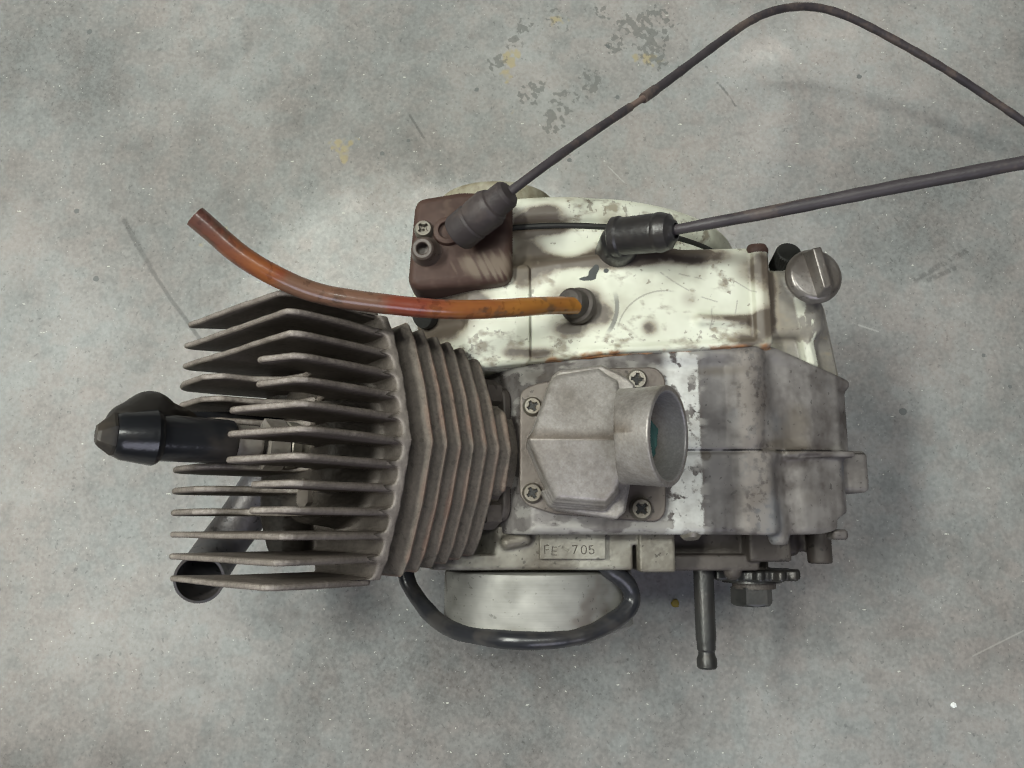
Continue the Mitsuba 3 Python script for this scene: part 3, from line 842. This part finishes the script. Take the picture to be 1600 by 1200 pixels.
def reed_sdf(X, Y, Z):
    slope = np.where(Y > RIDGE, 0.24, 0.20) * np.abs(Y - RIDGE)
    top = (Z - (189.0 - slope + 0.0 * X)) * 0.97
    body = smax(poly2(X, Y, RT), top, 2.2)
    low = ext(poly2(X, Y, RB), Z, 150, 170, 1.2)
    fs = P(868, 780, 184)[1]
    for k in range(3):   # cast steps on the near side
        low = np.minimum(low, smax(smax(poly2(X, Y, RT) - 0.9 * (k + 1), Z - (181 - 3.4 * k), 0.6), Y - fs - 4, 0.6))
    f = smin(smax(body, 150 - Z, 0.1), low, 2.0)
    
    t = (X - RIM[0]) * AX[0] + (Y - RIM[1]) * AX[1] + (Z - RIM[2]) * AX[2]
    rad = np.sqrt(np.maximum((X - RIM[0]) ** 2 + (Y - RIM[1]) ** 2 + (Z - RIM[2]) ** 2 - t * t, 0))
    st = ext(rad - (18.3 + 0.02 * np.maximum(t + 14, 0) ** 1.5 * 0.6), t, -20, 0, 0.5)
    st = smax(st, P(970, 690, 190)[0] - X - 0.25 * (Z - 190), 1.0)
    f = smin(f, st, 4.5)
    f = smax(f, -ext(rad - 16.3, t, -16.5, 8, 0.5), 0.6)
    f = smax(f, 150.2 - Z, 0.2)
    q = P(1003, 795, 154)
    f = smax(f, -ext(circ(X, Y, q[0], q[1] + .5, 7.0), Z, 151.9, 175, 1), 1.5)
    q = P(996, 592, 154)
    return smax(f, -ext(circ(X, Y, q[0], q[1], 6.0), Z, 151.9, 190, 1), 1.5)


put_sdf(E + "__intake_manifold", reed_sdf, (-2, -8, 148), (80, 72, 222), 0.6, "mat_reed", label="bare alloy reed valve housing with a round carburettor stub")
for u, v, R in ((832, 634, 4.2), (832, 770, 4.4), (1003, 795, 4.9), (996, 592, 4.6)):
    q = P(u, v, 155)
    put(E + "__intake_flange__screw", placed(screw_head(R, 3.0), (0, 0, 1), (q[0], q[1], 151.8), (math.sin(u), math.cos(u), 0.2)), "mat_screw")
    cx = m3.Manifold.cube([R * 0.30, R * 1.1, 0.6], True) + m3.Manifold.cube([R * 1.1, R * 0.30, 0.6], True)  # black cross laid in the recess to stand for its shade
    put(E + "__intake_flange__recess_shade", placed(cx, (0, 0, 1), (q[0], q[1], 153.25), (math.sin(u), math.cos(u), 0.2)), "mat_black", smooth=False)

# white clutch cover (upper side of the photograph)
MC = [(3.5, 20), (3.5, 143), (7, 145), (22, 149.5), (44, 153.3), (75, 153.5), (104, 152), (108, 151.6), (109, 153.8), (112, 155), (115.5, 153.8), (117, 150), (117.5, 20)]
LC = [(-46, 30), (-46, 122), (-38, 133), (-20, 143), (2, 147.3), (8, 147.3), (8, 30)]
RC = [(112, 20), (112, 141), (133, 141), (134.5, 145), (137, 146.5), (139.5, 145), (141, 140), (151, 136), (155, 128), (154.5, 30), (140, 20)]
FIT = P(895, 478, 153)


SEAM = ([-50, 45, 115], [-6, 0, 3.0])


def cover_sdf(X, Y, Z):
    Yc = Y
    Y = Yc - np.interp(X, *SEAM)
    main = ext(poly2(X, Z, MC) + 0.0, Y, 74.5, 122.5, 4.0)
    left = ext(poly2(X, Z, LC), Y, 74, 121, 3.0)
    Y = Yc
    right = ext(poly2(X + 0.14 * (Y - 65), Z + 0 * Y, RC), Y, 58, 104, 2.5)
    right = smax(right, -(Y - 78.3 + 0.38 * np.maximum(X - 117, 0)) * 0.95, 0.5)
    f = np.minimum(main, left)
    f = np.minimum(f, right)
    # filler neck
    q = P(1268, 432, 152)
    f = smin(f, ext(circ(X, Y, q[0], q[1], 10), Z, 120, 156, 1), 3)
    f = smin(f, sbox(X, Y, Z, (114, 84, 40), (142, 116, 148), 5), 3)
    # lip along the joint, dome and boss for the hose fitting
    f = smin(f, caps(X, Y, Z, (6, 74, 144), (45, 76.5, 153), 1.6), 1.5)
    f = smin(f, caps(X, Y, Z, (45, 76.5, 153), (112, 79.8, 152.4), 1.6), 1.5)
    f = smin(f, caps(X, Y, Z, (84, 90, 154.5), (104, 89.5, 153), 2.0, 1.0), 4)
    # round outer covers, dark joint between
    o1 = ext(circ(X, Z, 25, 38, 104.5), Y, 110, 137.5, 1.0)
    o2 = ext(circ(X, Z, 25, 38, 104.5), Y, 140.6, 154.5, 5.0)
    o1 = smin(o1, ext(circ(X, Z, 25, 38, 102), Y, 130, 145, 0.5), 0.3)
    f = smin(f, o1, 5)
    f = np.minimum(f, o2)
    f = smax(f, -caps(X, Y, Z, (37, 155.5, 141.5), (53, 155.5, 139.5), 3.4), 0.8)
    f = smin(f, caps(X, Y, Z, (58, 119, 146), (66, 116, 146), 10), 6)      # hump at the second cable
    f = np.minimum(f, ext(circ(X, Z, -8, 103, 30), Y, 145, 166, 2.5))
    # rounded dark mouth at the lower left corner
    f = smax(f, -caps(X, Y, Z, (-44, 93, 133), (-26, 92, 141), 7.5, 4), 2.5)
    return f


put_sdf(E + "__clutch_cover", cover_sdf, (-50, 58, 18), (156, 169, 160), 0.85, "mat_cover", label="chipped creamy white clutch cover smeared with oil and dirt")
gr = tube([(25 + 102.5 * math.cos(t), 139.1, 38 + 102.5 * math.sin(t)) for t in np.linspace(0.0, 2.1, 80)], 1.7, 10)
put(E + "__clutch_cover__joint_gasket", gr, "mat_black")
gp = spline([(0, 75.6, 138.2), (14, 75.3, 142.5), (28, 75.2, 146.8), (42, 75.1, 150.1), (75, 75.2, 150.4), (100, 75.0, 150.4), (116, 74.6, 148.6)], 1.0)
gp[:, 1] += np.interp(gp[:, 0], *SEAM) + 0.5 * (meshkit.noise(gp * 0.35, 3) - 0.5)
put(E + "__clutch_cover__orange_gasket", tube(gp, 0.75, 10, rough=0.5, seed=6), "mat_gasket", smooth=True, label="orange gasket edge under the white cover")
q = P(1198, 392, 150)
put(E + "__clutch_cover__screw", placed(m3.Manifold.batch_hull([cyl(2, 5), cyl(4, 3.8)]), (0, 1, 0.1), (112, 122, 150)), "mat_plastic")

put(E + "__clutch_cover__dark_plug", placed(m3.Manifold.batch_hull([cyl(14, 6.5), cyl(16, 5.5)]), (-0.5, -0.35, 0.75), P(690, 487, 120)), "mat_black", smooth=30)

# knurled black knob, filler cap
pts = [((5.6 + (0.35 if k % 2 else -0.1)) * math.cos(k * math.pi / 30), (5.6 + (0.35 if k % 2 else -0.1)) * math.sin(k * math.pi / 30)) for k in range(60)]
kn = m3.CrossSection([pts]).extrude(12)
kn = kn ^ m3.Manifold.batch_hull([cyl(10.5, 6.2), cyl(12, 5.2)])
q = P(1232, 398, 150)
put(E + "__vent_knob", placed(kn, (0.05, 0.35, 0.9), (q[0], q[1] - 3, 139)), "mat_black", smooth=25, label="black knurled knob beside the filler cap")
q = P(1270, 433, 158)
cap = lathe([(0, 0), (10.2, 0), (12.2, 0.8), (12.6, 2.2), (12.4, 3.4), (11.2, 5.0), (9.8, 5.6), (0, 5.8)])
capd = V(0.04, 0.06, 1)
put(E + "__filler_cap", placed(cap, capd, (q[0], q[1], 156)), "mat_knob", label="dull round filler cap with a grip bar across it")
bl = m3.Manifold.batch_hull([ball((x, y, z), r) for x, r in ((-1.3, 0.8), (1.3, 0.8)) for y, z in ((-9.5, 4.5), (9.5, 4.5), (-8.0, 10.5), (9.0, 12.0))] + [ball((x, y, 3), 1.0) for x in (-2.6, 2.6) for y in (-10.5, 10.5)])
put(E + "__filler_cap__grip_bar", placed(bl, capd, (q[0] + .3, q[1], 156), (-0.22, 1, 0)), "mat_knob", smooth=30)

# brown plastic box on the cover
bp = [P(u, v, 153)[:2] for u, v in ((648, 309), (722, 297), (801, 300), (801, 440), (640, 452), (636, 440))]
m = plate(bp, 22, 4.0, 1.5, 5.5)
m.vertices += V(0, 0, 142)
put(E + "__brown_cover", m, "mat_plastic", label="brown plastic box lid under the slanted rubber boot")
q = P(661, 356, 157)
put(E + "__brown_cover__screw", placed(screw_head(4.3, 4.5), (0, 0, 1), (q[0], q[1], 152.5), (1, 1, 0)), "mat_screw")
q = P(659, 389, 160)
noz = lathe([(0, 0), (7, 0), (6.6, 3), (5.4, 6.5), (5.0, 9.5), (4.2, 10.2), (3.0, 10.2), (2.6, 9.8), (2.6, 5), (0, 5)])
put(E + "__brown_cover__nozzle", placed(noz, (-0.08, -0.16, 1), (q[0] + 1.2, q[1] + 1.2, 152)), "mat_nozzle", label="short hollow nozzle on the brown lid")
q = P(699, 360, 155)
soc = lathe([(0, 0), (6.8, 0), (6.3, 3.0), (5.6, 3.4), (4.2, 3.4), (3.9, 3.0), (3.9, 1.2), (0, 1.2)])
put(E + "__brown_cover__cable_socket", placed(soc, (0, 0, 1), (q[0], q[1], 152.4)), "mat_plastic")

# hose fitting
q = FIT
ft = lathe([(0, 0), (8.4, 0), (8.0, 2.5), (6.6, 3.4), (6.2, 9.0), (5.0, 10.2), (0, 10.4)])
put(E + "__breather_fitting", placed(ft, (-0.55, 0.0, 0.85), (q[0] + 3.0, q[1], 152.5)), "mat_dark_cast", label="black fitting that holds the orange hose")

# magneto side: ledge with number plate, flywheel
CR = (13.0, 88.0)


def ledge_sdf(X, Y, Z):
    body = sbox(X, Y, Z, (-38, -20.2, 60), (73, 0, 131.5), 1.6)
    body = smax(body, circ(X, Z, 20, 82, 74), 2)
    body = np.minimum(body, sbox(X, Y, Z, (57, -21, 70), (73.5, 0, 133), 1.2))
    ax = (X - O[0]) * A[0] + (Z - O[2]) * A[2]
    hole = np.maximum(-62.5 - ax, -13.0 - Y)
    body = smax(body, -hole, 1.5)
    body = smax(body, -sbox(X, Y, Z, (54.5, -22, 100), (56.5, -9, 140), 0.3), 1.0)
    return smin(body, caps(X, Y, Z, (-2, -8, 133), (6, -6.2, 133), 3), 2)


put_sdf(E + "__magneto_housing", ledge_sdf, (-44, -25, 55), (78, 3, 138), 0.75, "mat_ledge", label="pale alloy ledge above the flywheel")
a, b = P(843, 839, 135), P(947, 874, 135)
pad = rbox((a[0], b[1], 128), (b[0], a[1] + 3, 135.0), 0.5, 12)
ink = []
for ch, u0, turn, dv in (("F", 849, 3, 0), ("E", 860, -4, 1.5), ("7", 893, 4, 0), ("0", 906, -3, -0.5), ("5", 919, 6, 0.6)):
    tm = meshkit.text_mesh(ch, 3.9, 2.0)
    o = P(u0, 866 + dv, 135)
    tm.merge_vertices()
    tm.apply_transform(trimesh.transformations.rotation_matrix(math.radians(turn), [0, 0, 1]))
    tm.apply_translation([o[0], o[1], 134.3])
    pad = pad - m3.Manifold(m3.Mesh(tm.vertices.astype(np.float32), tm.faces.astype(np.uint32)))
    tm.vertices[:, 2] = np.where(tm.vertices[:, 2] > 135, 134.5, 133.5)
    ink.append(tm)
put(E + "__magneto_housing__stamped_number", trimesh.util.concatenate(ink), "mat_ink", smooth=False, label="grimy stamped characters FE 705")
o = P(883, 858, 134)
pad = pad - m3.Manifold.cube([3.4, 1.1, 2], True).rotate([0, 0, -32]).translate([float(o[0]), float(o[1]), 135])
put(E + "__magneto_housing__number_pad", pad, "mat_ledge", smooth=False, label="raised pad stamped FE 705")
rim = lathe([(0, 0), (44, 0), (46.2, 0.8), (46.6, 2), (46.6, 26), (45.4, 27.6), (42, 28), (38, 28), (37, 26), (20, 24), (0, 24)], 128)
put(E + "__flywheel", placed(rim, (0, -1, 0), (CR[0], -21.5, CR[1])), "mat_drum", smooth=30, label="round bare metal flywheel drum")

# sprocket side
q = P(1177, 897, 86)
SX, SZ = q[0], 86.0
teeth = []
nt = 12
for k in range(nt):
    c = 2 * math.pi * (k + 0.3) / nt
    for da, r in ((-0.235, 18.4), (-0.16, 18.0), (-0.12, 19.3), (-0.085, 21.6), (-0.05, 22.6), (0.05, 22.6), (0.085, 21.6), (0.12, 19.3), (0.16, 18.0)):
        teeth.append((r * math.cos(c + da), r * math.sin(c + da)))
m = plate(teeth, 5.2, 1.3, 0.9, 0.3)
put(E + "__sprocket", placed(m, (0, -1, 0), (SX, -24.5, SZ)), "mat_steel", smooth=35, label="dark chain sprocket")
put(E + "__sprocket__washer", placed(cyl(1.2, 14.5), (0, -1, 0), (SX - 1, -27.2, SZ)), "mat_steel")
put(E + "__sprocket__collar", placed(cyl(3.0, 10.6), (0, -1, 0), (SX, -28.4, SZ)), "mat_dark_cast")
put(E + "__sprocket__nut", placed(m3.Manifold.batch_hull([m3.Manifold.cylinder(8.0, 10.4, 10.4, 6), m3.Manifold.cylinder(9.2, 8.6, 8.6, 24)]), (0, -1, 0), (SX - 1.5, -30.6, SZ)), "mat_steel", smooth=False)
put(E + "__sprocket__output_shaft", placed(cyl(40, 7.5), (0, -1, 0), (SX, 8, SZ)), "mat_dark_cast")
q = P(1103, 950, 95)
ks = lathe([(0, 0), (4.9, 0), (4.9, 46), (4.5, 47), (4.5, 50.5), (3.9, 51.5), (4.0, 53), (4.8, 55), (4.8, 58.5), (4.2, 59.4), (0, 59.6)], 40)
put(E + "__kickstart_shaft", placed(ks, (0, -1, 0), (P(1105, 1045, 95)[0], P(1105, 1045, 95)[1] + 59.6, 95)), "mat_steel", smooth=30, label="long dark steel shaft sticking out beside the sprocket")


def gear_sdf(X, Y, Z):
    f = sbox(X, Y, Z, (73, -15, 30), (140, 6, 104), 3)
    f = smin(f, sbox(X, Y, Z, (74, -21.5, 80), (118, -14, 110.5), 1.2), 1)
    q = P(1208, 870, 116)
    f = smin(f, sbox(X, Y, Z, (q[0] - 11, -17.2, 60), (q[0] + 9, 4, 116), 1.4), 1)
    q = P(1287, 870, 108)
    f = smin(f, ext(circ(X, Z, q[0], 103, 5.8), Y, -18.5, 5, 1), 0.5)
    f = smin(f, sbox(X, Y, Z, (q[0] - 14, -13.0, 70), (q[0], 4, 101), 1.4), 1)
    f = smin(f, caps(X, Y, Z, (106, -22, 106), (106, -18, 106), 4.2), .5)
    return f


put_sdf(E + "__gear_housing", gear_sdf, (70, -28, 27), (160, 8, 120), 0.9, "mat_dark_cast", label="dark oily housing behind the sprocket")

# exhaust pipe stub
pth = spline([loc(-30, -8, -20), P(430, 740, 78), P(388, 795, 76), P(350, 848, 80), P(325, 884, 94), P(311, 905, 112)], 2)
put(E + "__exhaust_pipe", tube(pth, 11.6, 40, inner=10.4), "mat_pipe", label="dark exhaust pipe stub with an open end below the head")

# ------------------------------------------------------------------ ignition lead with its cap
L = "ignition_lead"
labels[L] = {"label": "black ignition lead with a plug cap on the spark plug, looping past the flywheel", "category": "ignition lead"}
capm = lathe([(0, 52), (7.4, 52), (8.4, 53), (8.6, 55), (8.8, 79), (10.0, 80.2), (10.6, 81.6), (10.4, 83), (9.0, 92.5), (7.8, 94.8), (0, 95.5)])
put(L + "__plug_cap", placed(capm, A, O), "mat_cap", smooth=30, label="glossy black plug cap")
put(L + "__ferrule", placed(lathe([(0, 42), (6.6, 42), (7.0, 43), (7.0, 56), (0, 56)]), A, O), "mat_alloy", label="dull metal ferrule of the plug cap")


tipm = m3.Manifold.batch_hull([m3.Manifold.cylinder(1, 8.0, 8.0, 7), m3.Manifold.cylinder(1, 4.6, 3.6, 7).translate([0.8, 1.5, 5.0])])
put(L + "__cap_tip", placed(tipm, A, loc(95, 0.5, 0)), "mat_cap_dusty", smooth=20, label="faceted dusty tip of the plug cap")


def elbow_sdf(X, Y, Z):
    f = caps(X, Y, Z, loc(89, 4, -3), loc(82, 9, -6), 8.8, 8.2)
    return smin(f, caps(X, Y, Z, loc(82, 9, -6), loc(62, 9, -24), 8.0, 4.6), 4)


put_sdf(L + "__elbow", elbow_sdf, (-165, 15, 150), (-95, 60, 235), 0.8, "mat_cap_dusty", label="dusty rubber elbow of the plug cap")
lead = [loc(70, 9, -20), V(-104, 46, 140), V(-78, 42, 108), V(-52, 12, 82)]
lead += [P(u, v, z) for u, v, z in ((634, 888, 84), (648, 928, 88), (688, 973, 104), (750, 994, 124), (820, 1001, 134), (900, 994, 130), (955, 972, 124), (987, 940, 120), (976, 908, 122), (950, 888, 125))]
lead.append(lead[-1] + V(-6, 10, -2))
put(L + "__lead", tube(spline(lead, 1.5), 4.0, 24, rough=0.05), "mat_lead", smooth=True, label="thick black lead")

# ------------------------------------------------------------------ orange breather hose
hp = [P(900, 478, 160), P(868, 477, 167), P(830, 479, 176), P(760, 483, 187), P(690, 483, 195), P(620, 477, 201), P(555, 469, 206), P(490, 456, 211), P(430, 431, 217), P(375, 398, 222), P(335, 364, 226), P(305, 338, 229)]
hs = spline(hp, 1.5)
put("breather_hose", tube(hs, 3.85 + 0.3 * np.linspace(0, 1, len(hs)) ** 6, 28, inner=2.9, rough=0.02), "mat_hose", smooth=40,
    label="short orange rubber hose, darkened at its cut end, curving over the cooling fins", cat="hose")

# ------------------------------------------------------------------ control cables
K = "control_cable"
labels[K] = {"label": "thin black cable arching out of the brown box, its sheath split", "category": "cable"}
b0, b1 = P(716, 365, 160), P(797, 299, 178)
d = b1 - b0
Ld = np.linalg.norm(d)
boot = lathe([(0, 0), (8.2, 0), (8.6, 1), (8.6, 9), (8.0, 10), (8.6, 11.5), (8.7, Ld * 0.62), (7.6, Ld * 0.70), (6.6, Ld * 0.72), (6.4, Ld * 0.93), (5.2, Ld * 0.98), (0, Ld)], 48)
put(K + "__boot", placed(boot, d, b0), "mat_boot", smooth=30, label="slanted dusty rubber boot on the brown box")
c1 = [b1 - d / Ld * 4, P(850, 260, 172), P(915, 214, 158), P(985, 167, 142), P(1030, 136, 131), P(1085, 95, 118), P(1135, 58, 104), P(1185, 26, 92), P(1240, 11, 82), P(1300, 17, 73), P(1380, 53, 62), P(1470, 104, 50), P(1550, 156, 38), P(1620, 205, 28), P(1720, 290, 14), P(1800, 380, 6)]
cs = spline(c1, 1.5)
cut = int(np.argmin(np.abs(cs[:, 0] - P(986, 167, 142)[0])))
cut2 = int(np.argmin(np.abs(cs[:, 0] - P(1006, 152, 137)[0])))
put(K + "__sheath", tube(cs[: cut + 1], 2.05, 16, rough=0.05, seed=2), "mat_cable", smooth=35)
put(K + "__core", tube(cs[cut - 4: cut2 + 5], 1.55, 14), "mat_core", label="bare inner cable showing in the split")
rr = np.full(len(cs) - cut2, 2.3)
rr[:10] = 2.7
put(K + "__sheath", tube(cs[cut2:], rr, 16, rough=0.06, seed=3), "mat_cable", smooth=35)

K2 = "control_cable_001"
labels[K2] = {"label": "thicker black cable running almost straight from a boot on the white cover", "category": "cable"}
e0, e1 = P(966, 370, 165), P(1052, 361, 179)
d = e1 - e0
Ld = np.linalg.norm(d)
b2 = lathe([(0, -2.5), (7.6, -2.5), (8.9, -1.6), (9.0, 1.2), (8.2, 2.2), (8.3, 9), (8.4, 17), (8.2, 18), (8.6, 19), (8.5, Ld - 5), (7.4, Ld - 1.5), (5.6, Ld - 0.4), (4.4, Ld + 1), (3.4, Ld + 1.2), (3.2, Ld), (0, Ld)], 48)
put(K2 + "__boot", placed(b2, d, e0), "mat_black_boot", smooth=30, label="black rubber boot lying along the white cover")
put_sdf(K2 + "__boot_base", lambda X, Y, Z: caps(X, Y, Z, P(962, 402, 138), P(968, 380, 160), 10.4, 9.0), (30, 100, 125), (72, 148, 174), 0.7, "mat_black_boot")
c2 = [e1 - d / Ld * 5, P(1110, 349, 186), P(1200, 332, 192), P(1300, 312, 197), P(1400, 292, 201), P(1500, 273, 205), P(1600, 254, 208), P(1700, 238, 210), P(1800, 226, 211)]
cs = spline(c2, 1.5)
put(K2 + "__sheath", tube(cs, np.interp(np.arange(len(cs)), [0, 12, 60], [2.1, 2.4, 2.75]), 18, rough=0.05, seed=5), "mat_cable", smooth=35)

# ------------------------------------------------------------------ small things
rg = trimesh.creation.icosphere(4, 1.0)
n = meshkit.fbm(rg.vertices * 2.2, 4, 3)
rg.vertices = rg.vertices * (0.62 + 0.72 * n)[:, None] * V(10.5, 10.5, 4)
rg.vertices = rg.vertices @ frame_to(AX).T + (RIM - AX * 12.8 + V(1.7, -1.5, -2.5))
put("rag", rg, "mat_rag", smooth=60, label="teal rag stuffed into the round intake stub", cat="rag")
ch = trimesh.creation.icosphere(2, 1.0)
ch.vertices = ch.vertices * V(1.9, 1.5, 0.5) * (0.6 + 0.8 * meshkit.noise(ch.vertices * 1.7, 4))[:, None] + P(1490, 1102, 0.3)
put("paint_chip", ch, "mat_chip", smooth=False, label="tiny white chip lying on the bare floor at lower right", cat="chip")
cr = trimesh.creation.icosphere(2, 1.0)
cr.vertices = cr.vertices * V(2.2, 2.4, 0.9) * (0.6 + 0.8 * meshkit.noise(cr.vertices * 1.4, 9))[:, None] + P(1055, 943, 0.5)
put("crumb", cr, "mat_crumb", smooth=40, label="small mustard coloured crumb on the floor beside the long shaft", cat="crumb")
